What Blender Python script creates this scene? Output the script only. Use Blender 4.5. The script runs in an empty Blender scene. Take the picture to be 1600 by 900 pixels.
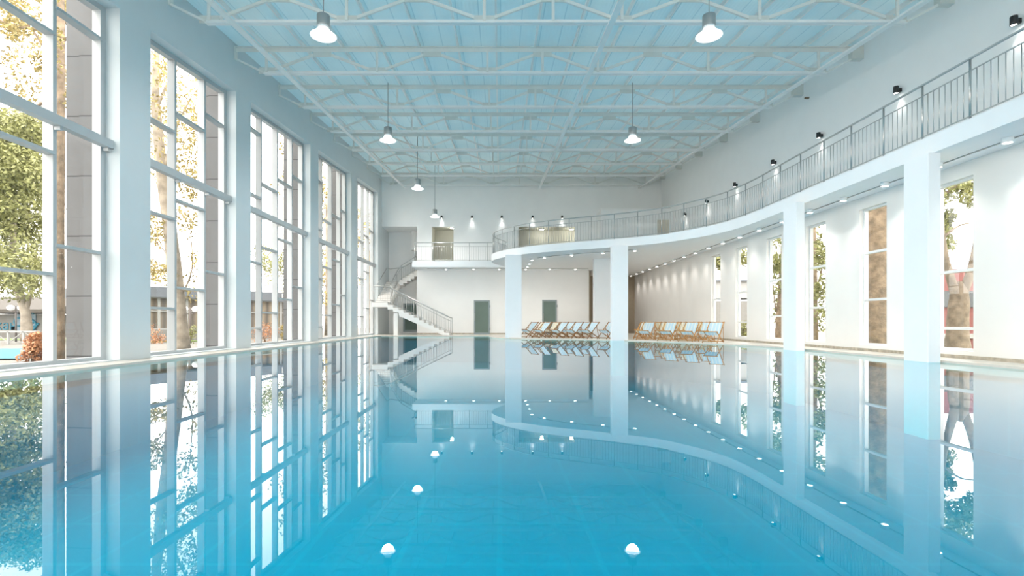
import bpy, bmesh, math, random
from mathutils import Vector, Matrix
random.seed(7)
scene = bpy.context.scene
COL = scene.collection
PI = math.pi
# ------------------------------------------------------------------ camera model (metres, water surface z = 0)
F, CX, CY, CZ = 800.0, 781.0, 504.0, 0.86
DECK = 0.085
def at(px, py, Y): return ((px-CX)*Y/F, Y, CZ+(CY-py)*Y/F)
def onX(px, X): return X*F/(px-CX)
FARY, XL, XR, XRL = 33.6, -7.75, 10.6, 9.95
SOF, SLAB = 4.29, 4.66
def roofz(Y): return CZ+6.9+0.085*Y
def chordz(Y): return CZ+6.0+0.085*Y
def wintop(Y): return CZ+5.52+0.0852*Y
ORD = ['nearest','second','third','fourth','fifth','sixth','seventh','eighth','ninth','tenth','eleventh','twelfth','thirteenth','fourteenth','fifteenth','sixteenth','seventeenth','eighteenth','nineteenth','twentieth']
ORL = ['first']+ORD[1:]

# ------------------------------------------------------------------ materials
M = {}
def mat(name, col, rough=0.5, metal=0.0, var=0.0, scale=4.0, bump=0.0, bscale=40.0, emit=None, spec=0.5):
    m = bpy.data.materials.new(name); m.use_nodes = True
    nt = m.node_tree; b = nt.nodes['Principled BSDF']
    b.inputs['Roughness'].default_value = rough; b.inputs['Metallic'].default_value = metal
    b.inputs['Specular IOR Level'].default_value = spec
    c = tuple(col)+(1,)
    b.inputs['Base Color'].default_value = c
    tc = nt.nodes.new('ShaderNodeTexCoord')
    if var > 0:
        n = nt.nodes.new('ShaderNodeTexNoise'); n.inputs['Scale'].default_value = scale; n.inputs['Detail'].default_value = 5
        r = nt.nodes.new('ShaderNodeValToRGB')
        r.color_ramp.elements[0].position = .3; r.color_ramp.elements[1].position = .7
        r.color_ramp.elements[0].color = tuple(max(0, x*(1-var)) for x in col)+(1,)
        r.color_ramp.elements[1].color = tuple(min(1, x*(1+var)) for x in col)+(1,)
        nt.links.new(tc.outputs['Object'], n.inputs['Vector']); nt.links.new(n.outputs['Fac'], r.inputs['Fac'])
        nt.links.new(r.outputs['Color'], b.inputs['Base Color'])
    if bump > 0:
        n2 = nt.nodes.new('ShaderNodeTexNoise'); n2.inputs['Scale'].default_value = bscale
        bp = nt.nodes.new('ShaderNodeBump'); bp.inputs['Strength'].default_value = bump; bp.inputs['Distance'].default_value = .02
        nt.links.new(tc.outputs['Object'], n2.inputs['Vector']); nt.links.new(n2.outputs['Fac'], bp.inputs['Height'])
        nt.links.new(bp.outputs['Normal'], b.inputs['Normal'])
    if emit:
        b.inputs['Emission Color'].default_value = tuple(emit[0])+(1,); b.inputs['Emission Strength'].default_value = emit[1]
    M[name] = m
    return m
WHITE = (.80, .81, .81)
mat('wall_paint_dim', (.66,.70,.71), .75, var=.015, scale=1.5)  # wall paint toned down: shade of the backlit left wall put into the colour
mat('wall_paint_lit', (.88,.88,.87), .75, var=.012, scale=1.5)  # lighter copy of the wall paint, stands in for more light on these walls
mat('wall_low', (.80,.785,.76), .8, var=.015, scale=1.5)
mat('column_paint', (.84,.86,.88), .7, var=.01, scale=2)
mat('slab_paint', (.84,.86,.875), .7, var=.01, scale=2)
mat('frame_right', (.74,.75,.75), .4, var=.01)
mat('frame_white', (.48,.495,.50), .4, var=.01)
mat('steel_white', (.80,.79,.75), .5, var=.03, scale=3)
mat('purlin_white', (.88,.87,.85), .5, var=.02, scale=3)
mat('gusset_grey', (.70,.70,.66), .55, var=.03, scale=3)
mat('coping', (.68,.61,.53), .4, var=.05, scale=6)
mat('skirting', (.44,.39,.31), .5, var=.25, scale=8)
mat('inox', (.50,.505,.50), .3, metal=.8)
mat('inox_near', (.40,.42,.43), .35, metal=.6)
mat('black', (.012,.012,.014), .4)
mat('lamp_grey', (.34,.36,.36), .4, metal=.4)
mat('lamp_white', (.85,.87,.88), .4)
mat('lamp_glass', (.9,.9,.9), .3, emit=((1,.99,.97), .75))
mat('lamp_glow', (1,1,1), .5, emit=((1,.99,.97), 3.5))
mat('spot_glow', (1,1,1), .5, emit=((1,.97,.9), 14))
mat('olive', (.52,.52,.45), .8, var=.02)
mat('beige_dark', (.62,.57,.48), .8, var=.02)
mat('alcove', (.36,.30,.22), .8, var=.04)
mat('door_frame', (.27,.32,.33), .45, metal=.2)
mat('door_glass', (.15,.205,.18), .35, var=.06, scale=1.2, spec=.15)
mat('stair_white', (.85,.83,.80), .6, var=.01)
mat('tread', (.50,.46,.42), .4, var=.08, scale=8)
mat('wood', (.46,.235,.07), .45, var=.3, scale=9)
mat('wood_backlit', (.30,.155,.06), .5, var=.3, scale=9)  # same chair wood, darkened to paint in the left group's backlit shade
mat('bark', (.235,.175,.12), .9, var=.42, scale=4.5, bump=1.0, bscale=14)
mat('bark_mid', (.19,.15,.11), .9, var=.4, scale=5, bump=.8, bscale=9)
mat('bark_pale', (.31,.265,.21), .9, var=.35, scale=3, bump=.6, bscale=9)
mat('leaf_green', (.25,.255,.095), .6, var=.45, scale=2.0)
mat('leaf_yellow', (.40,.32,.12), .6, var=.35, scale=2.0)
mat('leaf_orange', (.50,.25,.125), .6, var=.4, scale=6.0)
mat('paving', (.185,.175,.155), .9, var=.1, scale=1.0)
mat('grass', (.11,.16,.035), .95, var=.3, scale=3.0)
mat('facade_grey', (.13,.145,.165), .6, var=.06)
mat('facade_light', (.20,.195,.18), .8, var=.06)
mat('roof_brown', (.075,.066,.055), .8, var=.1)
mat('ext_white', (.32,.32,.31), .6)
mat('ext_red', (.20,.065,.06), .7, var=.1)
mat('sign_blue', (.02,.17,.25), .6)
mat('mural', (.16,.23,.28), .6, var=.3, scale=3)
mat('globe', (.6,.6,.6), .3, emit=((1,1,1),.3))
mat('win_dark', (.05,.055,.06), .2)
mat('letter_white', (.5,.5,.5), .5)
mat('pole_grey', (.12,.10,.09), .5)

def nodemat(name):
    m = bpy.data.materials.new(name); m.use_nodes = True; nt = m.node_tree; nt.nodes.clear()
    out = nt.nodes.new('ShaderNodeOutputMaterial'); M[name] = m
    return m, nt, out
def N(nt, t, **kw):
    n = nt.nodes.new(t)
    for k, v in kw.items():
        if hasattr(n, k): setattr(n, k, v)
        else: n.inputs[k].default_value = v
    return n
# translucent ribbed roof sheeting
m, nt, out = nodemat('roof_sheet')
tc = N(nt,'ShaderNodeTexCoord'); sp = N(nt,'ShaderNodeSeparateXYZ'); nt.links.new(tc.outputs['Object'], sp.inputs[0])
wv = N(nt,'ShaderNodeTexWave', wave_type='BANDS', bands_direction='X'); wv.inputs['Scale'].default_value = 3.2
nt.links.new(tc.outputs['Object'], wv.inputs['Vector'])
nz = N(nt,'ShaderNodeTexNoise'); nz.inputs['Scale'].default_value = .5; nz.inputs['Detail'].default_value = 3
nt.links.new(tc.outputs['Object'], nz.inputs['Vector'])
# sheet seams every 0.565 m
md = N(nt,'ShaderNodeMath', operation='MULTIPLY'); md.inputs[1].default_value = 1/.565; nt.links.new(sp.outputs['X'], md.inputs[0])
fr = N(nt,'ShaderNodeMath', operation='FRACT'); nt.links.new(md.outputs[0], fr.inputs[0])
lt = N(nt,'ShaderNodeMath', operation='LESS_THAN'); lt.inputs[1].default_value = .05; nt.links.new(fr.outputs[0], lt.inputs[0])
rp = N(nt,'ShaderNodeValToRGB'); rp.color_ramp.elements[0].color = (.66,.83,.87,1); rp.color_ramp.elements[1].color = (.75,.89,.91,1)
rp.color_ramp.elements[0].position=.3; rp.color_ramp.elements[1].position=.7
nt.links.new(nz.outputs['Fac'], rp.inputs['Fac'])
mx = N(nt,'ShaderNodeMixRGB', blend_type='MULTIPLY'); mx.inputs['Color2'].default_value = (.78,.85,.88,1)
nt.links.new(lt.outputs[0], mx.inputs['Fac']); nt.links.new(rp.outputs['Color'], mx.inputs['Color1'])
bp = N(nt,'ShaderNodeBump'); bp.inputs['Strength'].default_value = .25; bp.inputs['Distance'].default_value = .01
nt.links.new(wv.outputs['Fac'], bp.inputs['Height'])
df = N(nt,'ShaderNodeBsdfDiffuse'); tl = N(nt,'ShaderNodeBsdfTranslucent')
ms = N(nt,'ShaderNodeMixShader'); ms.inputs['Fac'].default_value = .018
for s in (df, tl):
    nt.links.new(mx.outputs['Color'], s.inputs['Color'])
nt.links.new(bp.outputs['Normal'], df.inputs['Normal'])
nt.links.new(df.outputs[0], ms.inputs[1]); nt.links.new(tl.outputs[0], ms.inputs[2]); nt.links.new(ms.outputs[0], out.inputs[0])
# window glass
m, nt, out = nodemat('glass')
tr = N(nt,'ShaderNodeBsdfTransparent'); tr.inputs['Color'].default_value = (.97,.98,.98,1)
gl = N(nt,'ShaderNodeBsdfGlossy'); gl.inputs['Roughness'].default_value = 0.0
gl.inputs['Color'].default_value = (.9,.95,1,1)
ms = N(nt,'ShaderNodeMixShader'); ms.inputs['Fac'].default_value = .045; nt.links.new(tr.outputs[0], ms.inputs[1]); nt.links.new(gl.outputs[0], ms.inputs[2]); nt.links.new(ms.outputs[0], out.inputs[0])
# still pool water: mirror by Fresnel over clear blue water
m, nt, out = nodemat('pool_water')
ge = N(nt,'ShaderNodeNewGeometry'); dt = N(nt,'ShaderNodeVectorMath', operation='DOT_PRODUCT'); nt.links.new(ge.outputs['Normal'], dt.inputs[0]); nt.links.new(ge.outputs['Incoming'], dt.inputs[1])
ab = N(nt,'ShaderNodeMath', operation='ABSOLUTE'); nt.links.new(dt.outputs['Value'], ab.inputs[0])
sb = N(nt,'ShaderNodeMath', operation='SUBTRACT'); sb.inputs[0].default_value = 1; nt.links.new(ab.outputs[0], sb.inputs[1])
pw = N(nt,'ShaderNodeMath', operation='POWER'); pw.inputs[1].default_value = 5.0; nt.links.new(sb.outputs[0], pw.inputs[0])
m1 = N(nt,'ShaderNodeMath', operation='MULTIPLY_ADD'); m1.inputs[1].default_value = .32; m1.inputs[2].default_value = 1.0; nt.links.new(pw.outputs[0], m1.inputs[0])
fz = N(nt,'ShaderNodeMath', operation='MULTIPLY'); fz.use_clamp = True; nt.links.new(pw.outputs[0], fz.inputs[0]); nt.links.new(m1.outputs[0], fz.inputs[1])
tr = N(nt,'ShaderNodeBsdfTransparent'); tr.inputs['Color'].default_value = (.16,.90,.98,1)
gl = N(nt,'ShaderNodeBsdfGlossy'); gl.inputs['Roughness'].default_value = 0.0; gl.inputs['Color'].default_value = (.97,.99,1,1)
mn = N(nt,'ShaderNodeMath', operation='MINIMUM'); mn.inputs[1].default_value = .72; nt.links.new(fz.outputs[0], mn.inputs[0])
ms = N(nt,'ShaderNodeMixShader'); nt.links.new(mn.outputs[0], ms.inputs['Fac']); nt.links.new(tr.outputs[0], ms.inputs[1]); nt.links.new(gl.outputs[0], ms.inputs[2]); nt.links.new(ms.outputs[0], out.inputs[0])
# pool tiles
m, nt, out = nodemat('pool_tile')
tc = N(nt,'ShaderNodeTexCoord')
bk = N(nt,'ShaderNodeTexBrick'); bk.offset = 0; bk.inputs['Scale'].default_value = 1; bk.inputs['Brick Width'].default_value = 1.0; bk.inputs['Row Height'].default_value = 1.0
bk.inputs['Mortar Size'].default_value = .03; bk.inputs['Color1'].default_value = (.0,.33,.47,1); bk.inputs['Color2'].default_value = (.0,.34,.48,1); bk.inputs['Mortar'].default_value = (.0,.375,.51,1)
nt.links.new(tc.outputs['Object'], bk.inputs['Vector'])
pb = N(nt,'ShaderNodeBsdfPrincipled'); pb.inputs['Roughness'].default_value = .5
nt.links.new(bk.outputs['Color'], pb.inputs['Base Color']); nt.links.new(pb.outputs[0], out.inputs[0])
# deck stone slabs
m, nt, out = nodemat('deck_stone')
tc = N(nt,'ShaderNodeTexCoord')
bk = N(nt,'ShaderNodeTexBrick'); bk.offset = .5; bk.inputs['Scale'].default_value = 1; bk.inputs['Brick Width'].default_value = .6; bk.inputs['Row Height'].default_value = .6
bk.inputs['Mortar Size'].default_value = .008; bk.inputs['Color1'].default_value = (.62,.58,.52,1); bk.inputs['Color2'].default_value = (.57,.53,.47,1); bk.inputs['Mortar'].default_value = (.47,.43,.37,1)
nt.links.new(tc.outputs['Object'], bk.inputs['Vector'])
pb = N(nt,'ShaderNodeBsdfPrincipled'); pb.inputs['Roughness'].default_value = .4
nt.links.new(bk.outputs['Color'], pb.inputs['Base Color']); nt.links.new(pb.outputs[0], out.inputs[0])
# cladding with horizontal joints
m, nt, out = nodemat('cladding')
ge = N(nt,'ShaderNodeNewGeometry'); sp = N(nt,'ShaderNodeSeparateXYZ'); nt.links.new(ge.outputs['Position'], sp.inputs[0])
ad = N(nt,'ShaderNodeMath', operation='ADD'); ad.inputs[1].default_value = 1.225*10-1.385; nt.links.new(sp.outputs['Z'], ad.inputs[0])
dv = N(nt,'ShaderNodeMath', operation='DIVIDE'); dv.inputs[1].default_value = 1.225; nt.links.new(ad.outputs[0], dv.inputs[0])
fr = N(nt,'ShaderNodeMath', operation='FRACT'); nt.links.new(dv.outputs[0], fr.inputs[0])
lt = N(nt,'ShaderNodeMath', operation='LESS_THAN'); lt.inputs[1].default_value = .022; nt.links.new(fr.outputs[0], lt.inputs[0])
tc = N(nt,'ShaderNodeTexCoord'); nz = N(nt,'ShaderNodeTexNoise'); nz.inputs['Scale'].default_value = 1.5; nt.links.new(tc.outputs['Object'], nz.inputs['Vector'])
rp = N(nt,'ShaderNodeValToRGB'); rp.color_ramp.elements[0].color = (.102,.102,.102,1); rp.color_ramp.elements[1].color = (.145,.146,.147,1)
nt.links.new(nz.outputs['Fac'], rp.inputs['Fac'])
mx = N(nt,'ShaderNodeMixRGB'); mx.inputs['Color2'].default_value = (.03,.03,.03,1); nt.links.new(lt.outputs[0], mx.inputs['Fac']); nt.links.new(rp.outputs['Color'], mx.inputs['Color1'])
pb = N(nt,'ShaderNodeBsdfPrincipled'); pb.inputs['Roughness'].default_value = .6
nt.links.new(mx.outputs['Color'], pb.inputs['Base Color']); nt.links.new(pb.outputs[0], out.inputs[0])
# striped deck-chair canvases (stripes run along the sling, across object Y)
def canvas(name, stops):
    m, nt, out = nodemat(name)
    tc = N(nt,'ShaderNodeTexCoord'); sp = N(nt,'ShaderNodeSeparateXYZ'); nt.links.new(tc.outputs['Object'], sp.inputs[0])
    mp = N(nt,'ShaderNodeMapRange'); mp.inputs['From Min'].default_value = -.27; mp.inputs['From Max'].default_value = .27; nt.links.new(sp.outputs['Y'], mp.inputs['Value'])
    rp = N(nt,'ShaderNodeValToRGB'); rp.color_ramp.interpolation = 'CONSTANT'
    while len(rp.color_ramp.elements) < len(stops): rp.color_ramp.elements.new(.5)
    for e, (p, c) in zip(rp.color_ramp.elements, stops): e.position = p; e.color = c+(1,)
    nt.links.new(mp.outputs[0], rp.inputs['Fac'])
    d = N(nt,'ShaderNodeBsdfDiffuse'); t = N(nt,'ShaderNodeBsdfTranslucent'); s = N(nt,'ShaderNodeMixShader'); s.inputs['Fac'].default_value = .25
    for x in (d, t): nt.links.new(rp.outputs['Color'], x.inputs['Color'])
    nt.links.new(d.outputs[0], s.inputs[1]); nt.links.new(t.outputs[0], s.inputs[2]); nt.links.new(s.outputs[0], out.inputs[0])
B1, B2, W1, Y1 = (.55,.74,.86), (.66,.81,.89), (.85,.85,.80), (.80,.72,.52)
canvas('canvas_blue', [(0,W1),(.05,B1),(.2,B2),(.26,W1),(.3,B1),(.48,W1),(.52,B1),(.7,W1),(.74,B2),(.8,B1),(.95,W1)])
canvas('canvas_beige', [(0,Y1),(.12,W1),(.2,Y1),(.3,B2),(.36,Y1),(.5,W1),(.56,Y1),(.7,B2),(.76,Y1),(.9,W1)])
# curtained windows of the far restaurant
m, nt, out = nodemat('curtain')
tc = N(nt,'ShaderNodeTexCoord'); wv = N(nt,'ShaderNodeTexWave', wave_type='BANDS', bands_direction='X'); wv.inputs['Scale'].default_value = .9; wv.inputs['Distortion'].default_value = 1.5
nt.links.new(tc.outputs['Object'], wv.inputs['Vector'])
rp = N(nt,'ShaderNodeValToRGB'); rp.color_ramp.elements[0].color = (.10,.085,.07,1); rp.color_ramp.elements[1].color = (.26,.21,.15,1); nt.links.new(wv.outputs['Fac'], rp.inputs['Fac'])
pb = N(nt,'ShaderNodeBsdfPrincipled'); nt.links.new(rp.outputs['Color'], pb.inputs['Base Color']); nt.links.new(pb.outputs[0], out.inputs[0])
mat('out_water', (.06,.20,.27), .5, spec=.1)

# ------------------------------------------------------------------ mesh builder
class MB:
    def __init__(s): s.v = []; s.f = []; s.sm = []
    def add(s, vs, fs, smooth=False):
        o = len(s.v); s.v += [Vector(v) for v in vs]; s.f += [[i+o for i in f] for f in fs]; s.sm += [smooth]*len(fs); return s
    def box(s, x0, x1, y0, y1, z0, z1):
        vs = [(x,y,z) for z in (z0,z1) for y in (y0,y1) for x in (x0,x1)]
        return s.add(vs, [(0,2,3,1),(4,5,7,6),(0,1,5,4),(2,6,7,3),(0,4,6,2),(1,3,7,5)])
    def hexa(s, b, t):   # bottom 4 pts, top 4 pts (ccw from above)
        return s.add(list(b)+list(t), [(3,2,1,0),(4,5,6,7),(0,1,5,4),(1,2,6,5),(2,3,7,6),(3,0,4,7)])
    def prism(s, pts, vec):   # planar polygon swept along vec
        n = len(pts); p = [Vector(q) for q in pts]; vec = Vector(vec)
        return s.add(p+[q+vec for q in p], [list(range(n))[::-1], list(range(n,2*n))]+[(i,(i+1)%n,n+(i+1)%n,n+i) for i in range(n)])
    def bar(s, a, b, w, h, up=(0,0,1)):   # rectangular bar
        a, b = Vector(a), Vector(b); d = (b-a).normalized(); up = Vector(up)
        x = d.cross(up)
        if x.length < 1e-4: x = d.cross(Vector((0,1,0)))
        x.normalize(); u = x.cross(d)
        q = [x*(i*w/2)+u*(j*h/2) for i, j in ((-1,-1),(1,-1),(1,1),(-1,1))]
        return s.add([a+k for k in q]+[b+k for k in q], [(3,2,1,0),(4,5,6,7),(0,1,5,4),(1,2,6,5),(2,3,7,6),(3,0,4,7)])
    def tube(s, pts, rad, n=8, caps=True, jit=0):
        pts = [Vector(p) for p in pts]; m = len(pts)
        R = rad if isinstance(rad, (list,tuple)) else [rad]*m
        o = []; px = None
        for i, p in enumerate(pts):
            d = (pts[min(i+1,m-1)]-pts[max(i-1,0)]).normalized()
            if px is None:
                px = d.cross(Vector((0,0,1)))
                if px.length < 1e-3: px = d.cross(Vector((0,1,0)))
            px = (px-d*px.dot(d)).normalized(); py = d.cross(px)
            for k in range(n):
                a = 2*PI*k/n; r = R[i]*(1+(random.uniform(-jit,jit) if jit else 0))
                o.append(p+px*math.cos(a)*r+py*math.sin(a)*r)
        fs = [(i*n+k, i*n+(k+1)%n, (i+1)*n+(k+1)%n, (i+1)*n+k) for i in range(m-1) for k in range(n)]
        if caps: fs += [tuple(range(n))[::-1], tuple((m-1)*n+k for k in range(n))]
        return s.add(o, fs, True)
    def lathe(s, prof, n=24, c=(0,0,0), axis='z'):
        o = []
        for r, z in prof:
            for k in range(n):
                a = 2*PI*k/n; o.append((c[0]+r*math.cos(a), c[1]+r*math.sin(a), c[2]+z))
        m = len(prof)
        fs = [(i*n+k, i*n+(k+1)%n, (i+1)*n+(k+1)%n, (i+1)*n+k) for i in range(m-1) for k in range(n)]
        return s.add(o, fs, True)
    def disc(s, c, r, n=24):
        return s.add([(c[0]+r*math.cos(2*PI*k/n), c[1]+r*math.sin(2*PI*k/n), c[2]) for k in range(n)], [list(range(n))])
    def ball(s, c, r, nu=14, nv=9, sq=(1,1,1)):
        prof = [(r*math.sin(PI*i/nv)+1e-5, -r*math.cos(PI*i/nv)) for i in range(nv+1)]
        o = len(s.v); s.lathe(prof, nu); 
        for i in range(o, len(s.v)):
            v = s.v[i]; s.v[i] = Vector((c[0]+v.x*sq[0], c[1]+v.y*sq[1], c[2]+v.z*sq[2]))
        return s

def tag(o, label=None, cat=None, group=None, kind=None):
    if label: o['label'] = label
    if cat: o['category'] = cat
    if group: o['group'] = group
    if kind: o['kind'] = kind
    return o
def wloc(o):
    v = Vector((0,0,0))
    while o: v += o.location; o = o.parent
    return v
def obj(name, mb, m, parent=None):      # one mesh object; builder coordinates are world coordinates
    me = bpy.data.meshes.new(name)
    off = wloc(parent) if parent else Vector((0,0,0))
    me.from_pydata([tuple(v-off) for v in mb.v], [], mb.f)
    bm = bmesh.new(); bm.from_mesh(me); bmesh.ops.recalc_face_normals(bm, faces=bm.faces); bm.to_mesh(me); bm.free()
    if any(mb.sm):
        for p, sm in zip(me.polygons, mb.sm): p.use_smooth = sm
    me.materials.append(M[m] if isinstance(m, str) else m)
    o = bpy.data.objects.new(name, me); COL.objects.link(o)
    if parent: o.parent = parent
    return o
def thing(name, label, cat, loc=(0,0,0), group=None):
    o = bpy.data.objects.new(name, None); COL.objects.link(o); o.location = loc; o.empty_display_size = .2
    return tag(o, label, cat, group)
def struct(name, mb, m, parent=None):
    o = obj(name, mb, m, parent)
    if parent is None: o['kind'] = 'structure'
    return o
def dup(root, loc, rotz, label, group=None):
    r = root.copy(); COL.objects.link(r); r.location = loc; r.rotation_euler = (0,0,rotz); r['label'] = label
    if group: r['group'] = group
    def kids(a, b):
        for ch in list(a.children):
            c = ch.copy(); COL.objects.link(c); c.parent = b; c.matrix_parent_inverse = ch.matrix_parent_inverse; kids(ch, c)
    kids(root, r)
    return r
def crom(P, n=8):
    out = []
    Q = [Vector(p) for p in P]; Q = [Q[0]*2-Q[1]]+Q+[Q[-1]*2-Q[-2]]
    for i in range(1, len(Q)-2):
        for k in range(n):
            t = k/n; a, b, c, d = Q[i-1], Q[i], Q[i+1], Q[i+2]
            out.append(.5*((2*b)+(c-a)*t+(2*a-5*b+4*c-d)*t*t+(3*b-a-3*c+d)*t**3))
    out.append(Q[-2]); return out

# ================================================================== SHELL
BACK = -6.0
# pool edge under the balcony curve, and the balcony edge
EDGE = [Vector((8.95,BACK)), Vector((8.95,8)), Vector((8.95,14))]+crom([(8.95,16.0),(8.8,17.3),(8.25,18.8),(7.5,20.2),(6.6,21.5),(5.4,22.9),(4.1,23.85),(2.5,24.6),(1.1,25.25),(.3,26.1),(-.25,27.4),(-.55,29.0),(-.62,30.4)], 6)
FAS = [Vector((8.75,BACK)), Vector((8.75,8)), Vector((8.75,14))]+crom([(8.75,16.4),(8.74,17.7),(8.58,19.1),(8.2,20.2),(7.6,21.2),(6.93,22.1),(6.0,22.8),(5.1,23.35),(4.1,23.9),(3.08,24.4),(2.1,25.0),(1.14,25.75),(.33,26.75),(-.2,27.7),(-.46,28.7),(-.35,29.8),(.05,30.8),(.4,31.65)], 6)
pool_poly = [(-7.05,BACK)]+[(p.x,p.y) for p in EDGE]+[(-7.05,30.4)]
mb = MB(); pts = [(p.x,p.y,-.2) for p in EDGE]
# floor deck: ring round the pool (left strip, far deck, right strip) as one sheet
deck = [(-7.95,BACK),(-7.05,BACK),(-7.05,30.4)]+[(p.x,p.y) for p in reversed(EDGE)]+[(10.5,BACK),(10.5,38),(-7.95,38)]
mb.prism([(x,y,-.2) for x,y in deck], (0,0,.2+DECK)); struct('floor', mb, 'deck_stone')
# coping kerb
def strip(poly, w, z0, z1):
    m = MB(); n = len(poly); L = []
    for i, p in enumerate(poly):
        pass
    L = inset_line(poly, w)
    for i in range(n-1):
        a, b, c, d = poly[i], poly[i+1], L[i+1], L[i]
        m.hexa([(a.x,a.y,z0),(b.x,b.y,z0),(c.x,c.y,z0),(d.x,d.y,z0)], [(a.x,a.y,z1),(b.x,b.y,z1),(c.x,c.y,z1),(d.x,d.y,z1)])
    return m
def inset_line(P, w):
    out = []
    for i, p in enumerate(P):
        if 0 < i < len(P)-1:
            d1, d2 = (p-P[i-1]).normalized(), (P[i+1]-p).normalized(); n1, n2 = Vector((d1.y,-d1.x)), Vector((d2.y,-d2.x)); m = (n1+n2).normalized(); k = w/max(.4, m.dot(n1)); out.append(p+m*k)
        else:
            d = (P[min(i+1,len(P)-1)]-P[max(i-1,0)]).normalized(); out.append(p+Vector((d.y,-d.x))*w)
    return out
full_edge = EDGE+[Vector((-7.05,30.4)), Vector((-7.05,BACK))]
struct('trim_1', strip([p for p in inset_line(full_edge, -.012)], .32, -.1, DECK+.012), 'coping')
# basin
mb = MB(); n = len(pool_poly)
mb.add([(x,y,-1.5) for x,y in pool_poly], [list(range(n))])
for i in range(n):
    (x0,y0),(x1,y1) = pool_poly[i], pool_poly[(i+1)%n]
    mb.add([(x0,y0,-1.5),(x1,y1,-1.5),(x1,y1,.035),(x0,y0,.035)], [(0,1,2,3)])
struct('pool_basin', mb, 'pool_tile')
mb = MB(); mb.add([(x,y,.055) for x,y in pool_poly], [list(range(n))])
w = obj('pool_water', mb, 'pool_water'); tag(w, 'still clear blue water filling the indoor pool', 'water', kind='stuff')

# left wall piers + bands over the windows
PIER = [(-7,-5.3),(-1.3,-.4),(4.55,5.45),(10.44,11.36),(15.05,15.94),(20.95,21.87),(26.72,27.74),(32.55,35.8)]
XLO = -8.25
def yz(mb, pts, x0, x1): mb.prism([(x0,y,z) for y,z in pts], (x1-x0,0,0))
mb = MB()
for i, (a, b) in enumerate(PIER):
    zb, za = (roofz(b), roofz(a)) if b < FARY else (roofz(b), roofz(a))
    yz(mb, [(a,-.2),(b,-.2),(b,zb),(a,za)], XL, XLO)
    if i < len(PIER)-1:
        c = PIER[i+1][0]
        yz(mb, [(b,wintop(b)),(c,wintop(c)),(c,roofz(c)),(b,roofz(b))], XL, XLO)
        yz(mb, [(b,-.2),(c,-.2),(c,DECK+.02),(b,DECK+.02)], XL, XLO)
struct('wall_left', mb, 'wall_paint_dim')
# outside cladding pillars
for a, b in PIER[1:7]:
    mb = MB(); mb.box(XLO-.61, XLO, a+.02, b-.02, -.3, roofz(b)); mb.box(XLO-.32, XLO-.0, a-.012, b-.06, -.3, roofz(b)-.1)
    struct('facade_pillar', mb, 'cladding')
# left windows
FX0, FX1 = -8.03, -8.20      # inner/outer frame planes
PAT = {'a':(4.70,2.55,.34), 'b':(5.2,3.05,.87), 'c':(5.7,1.40), 'd':(6.29,4.17,1.98,-.19)}
wins = [(PIER[2][1],PIER[3][0],[6.75,8.0,9.24],'dabc'),(PIER[3][1],PIER[4][0],[12.68,13.95],'abc'),(PIER[4][1],PIER[5][0],[17.25,18.5,19.8],'dabc'),
        (PIER[5][1],PIER[6][0],[23.15,24.45,25.75],'dabc'),(PIER[6][1],PIER[7][0],[28.95,30.2,31.45],'dabc')]
for wi, (y0, y1, mul, pat) in enumerate(wins):
    z0 = DECK+.02
    fr = MB(); t = .09
    yz(fr, [(y0,z0),(y0+t,z0),(y0+t,wintop(y0+t)),(y0,wintop(y0))], FX0, FX1)
    yz(fr, [(y1-t*1.6,z0),(y1,z0),(y1,wintop(y1)),(y1-t*1.6,wintop(y1-t*1.6))], FX0, FX1)
    yz(fr, [(y0+t,wintop(y0+t)-.11),(y1-t*1.6,wintop(y1-t*1.6)-.11),(y1-t*1.6,wintop(y1-t*1.6)),(y0+t,wintop(y0+t))], FX0, FX1)
    yz(fr, [(y0+t,z0),(y1-t*1.6,z0),(y1-t*1.6,z0+.07),(y0+t,z0+.07)], FX0, FX1)
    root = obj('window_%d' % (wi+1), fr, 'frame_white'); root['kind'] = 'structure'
    for ym in mul:
        mm = MB(); zt = wintop(ym)-.1
        mm.box(FX1-.02, FX0, ym-.04, ym+.04, z0+.07, zt); obj('mullion', mm, 'frame_white', root)
    edges = [y0+t]+mul+[y1-t*1.6]
    for ci, p in enumerate(pat):
        for h in PAT[p]:
            z = CZ+h
            a, b = edges[ci]+(.035 if ci else 0), edges[ci+1]-(.035 if ci < len(mul) else 0)
            if z > wintop(a)-.25: continue
            mm = MB(); mm.box(FX1+.02, FX0+.025, a-.03, b+.03, z-.028, z+.028); obj('muntin', mm, 'frame_white', root)
    mm = MB(); mm.box(FX0+.002, FX0+.16, y0+.0, y1, CZ+3.62-.085, CZ+3.62+.085); obj('transom', mm, 'frame_white', root)
    for ym in mul+[y1-.07]:
        mm = MB(); mm.box(FX0+.01, FX0+.12, ym-.03, ym+.03, CZ+3.62-.15, CZ+3.62-.085); obj('bracket', mm, 'frame_white', root)
    g = MB(); g.add([(-8.12,y0,z0),(-8.12,y1,z0),(-8.12,y1,wintop(y1)),(-8.12,y0,wintop(y0))], [(0,1,2,3)]); obj('pane', g, 'glass', root)
for k, (a, b) in enumerate(((PIER[0][1],PIER[1][0]),(PIER[1][1],PIER[2][0]))):
    g = MB(); g.add([(-8.12,a,DECK),(-8.12,b,DECK),(-8.12,b,wintop(b)),(-8.12,a,wintop(a))], [(0,1,2,3)]); struct('window_%d' % (6+k), g, 'glass')

# roof / ceiling sheet
mb = MB(); x0, x1 = XLO, XR+.3
mb.add([(x0,BACK-.3,roofz(BACK-.3)),(x1,BACK-.3,roofz(BACK-.3)),(x1,36.2,roofz(36.2)),(x0,36.2,roofz(36.2))], [(0,1,2,3)])
struct('ceiling', mb, 'roof_sheet')
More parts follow.
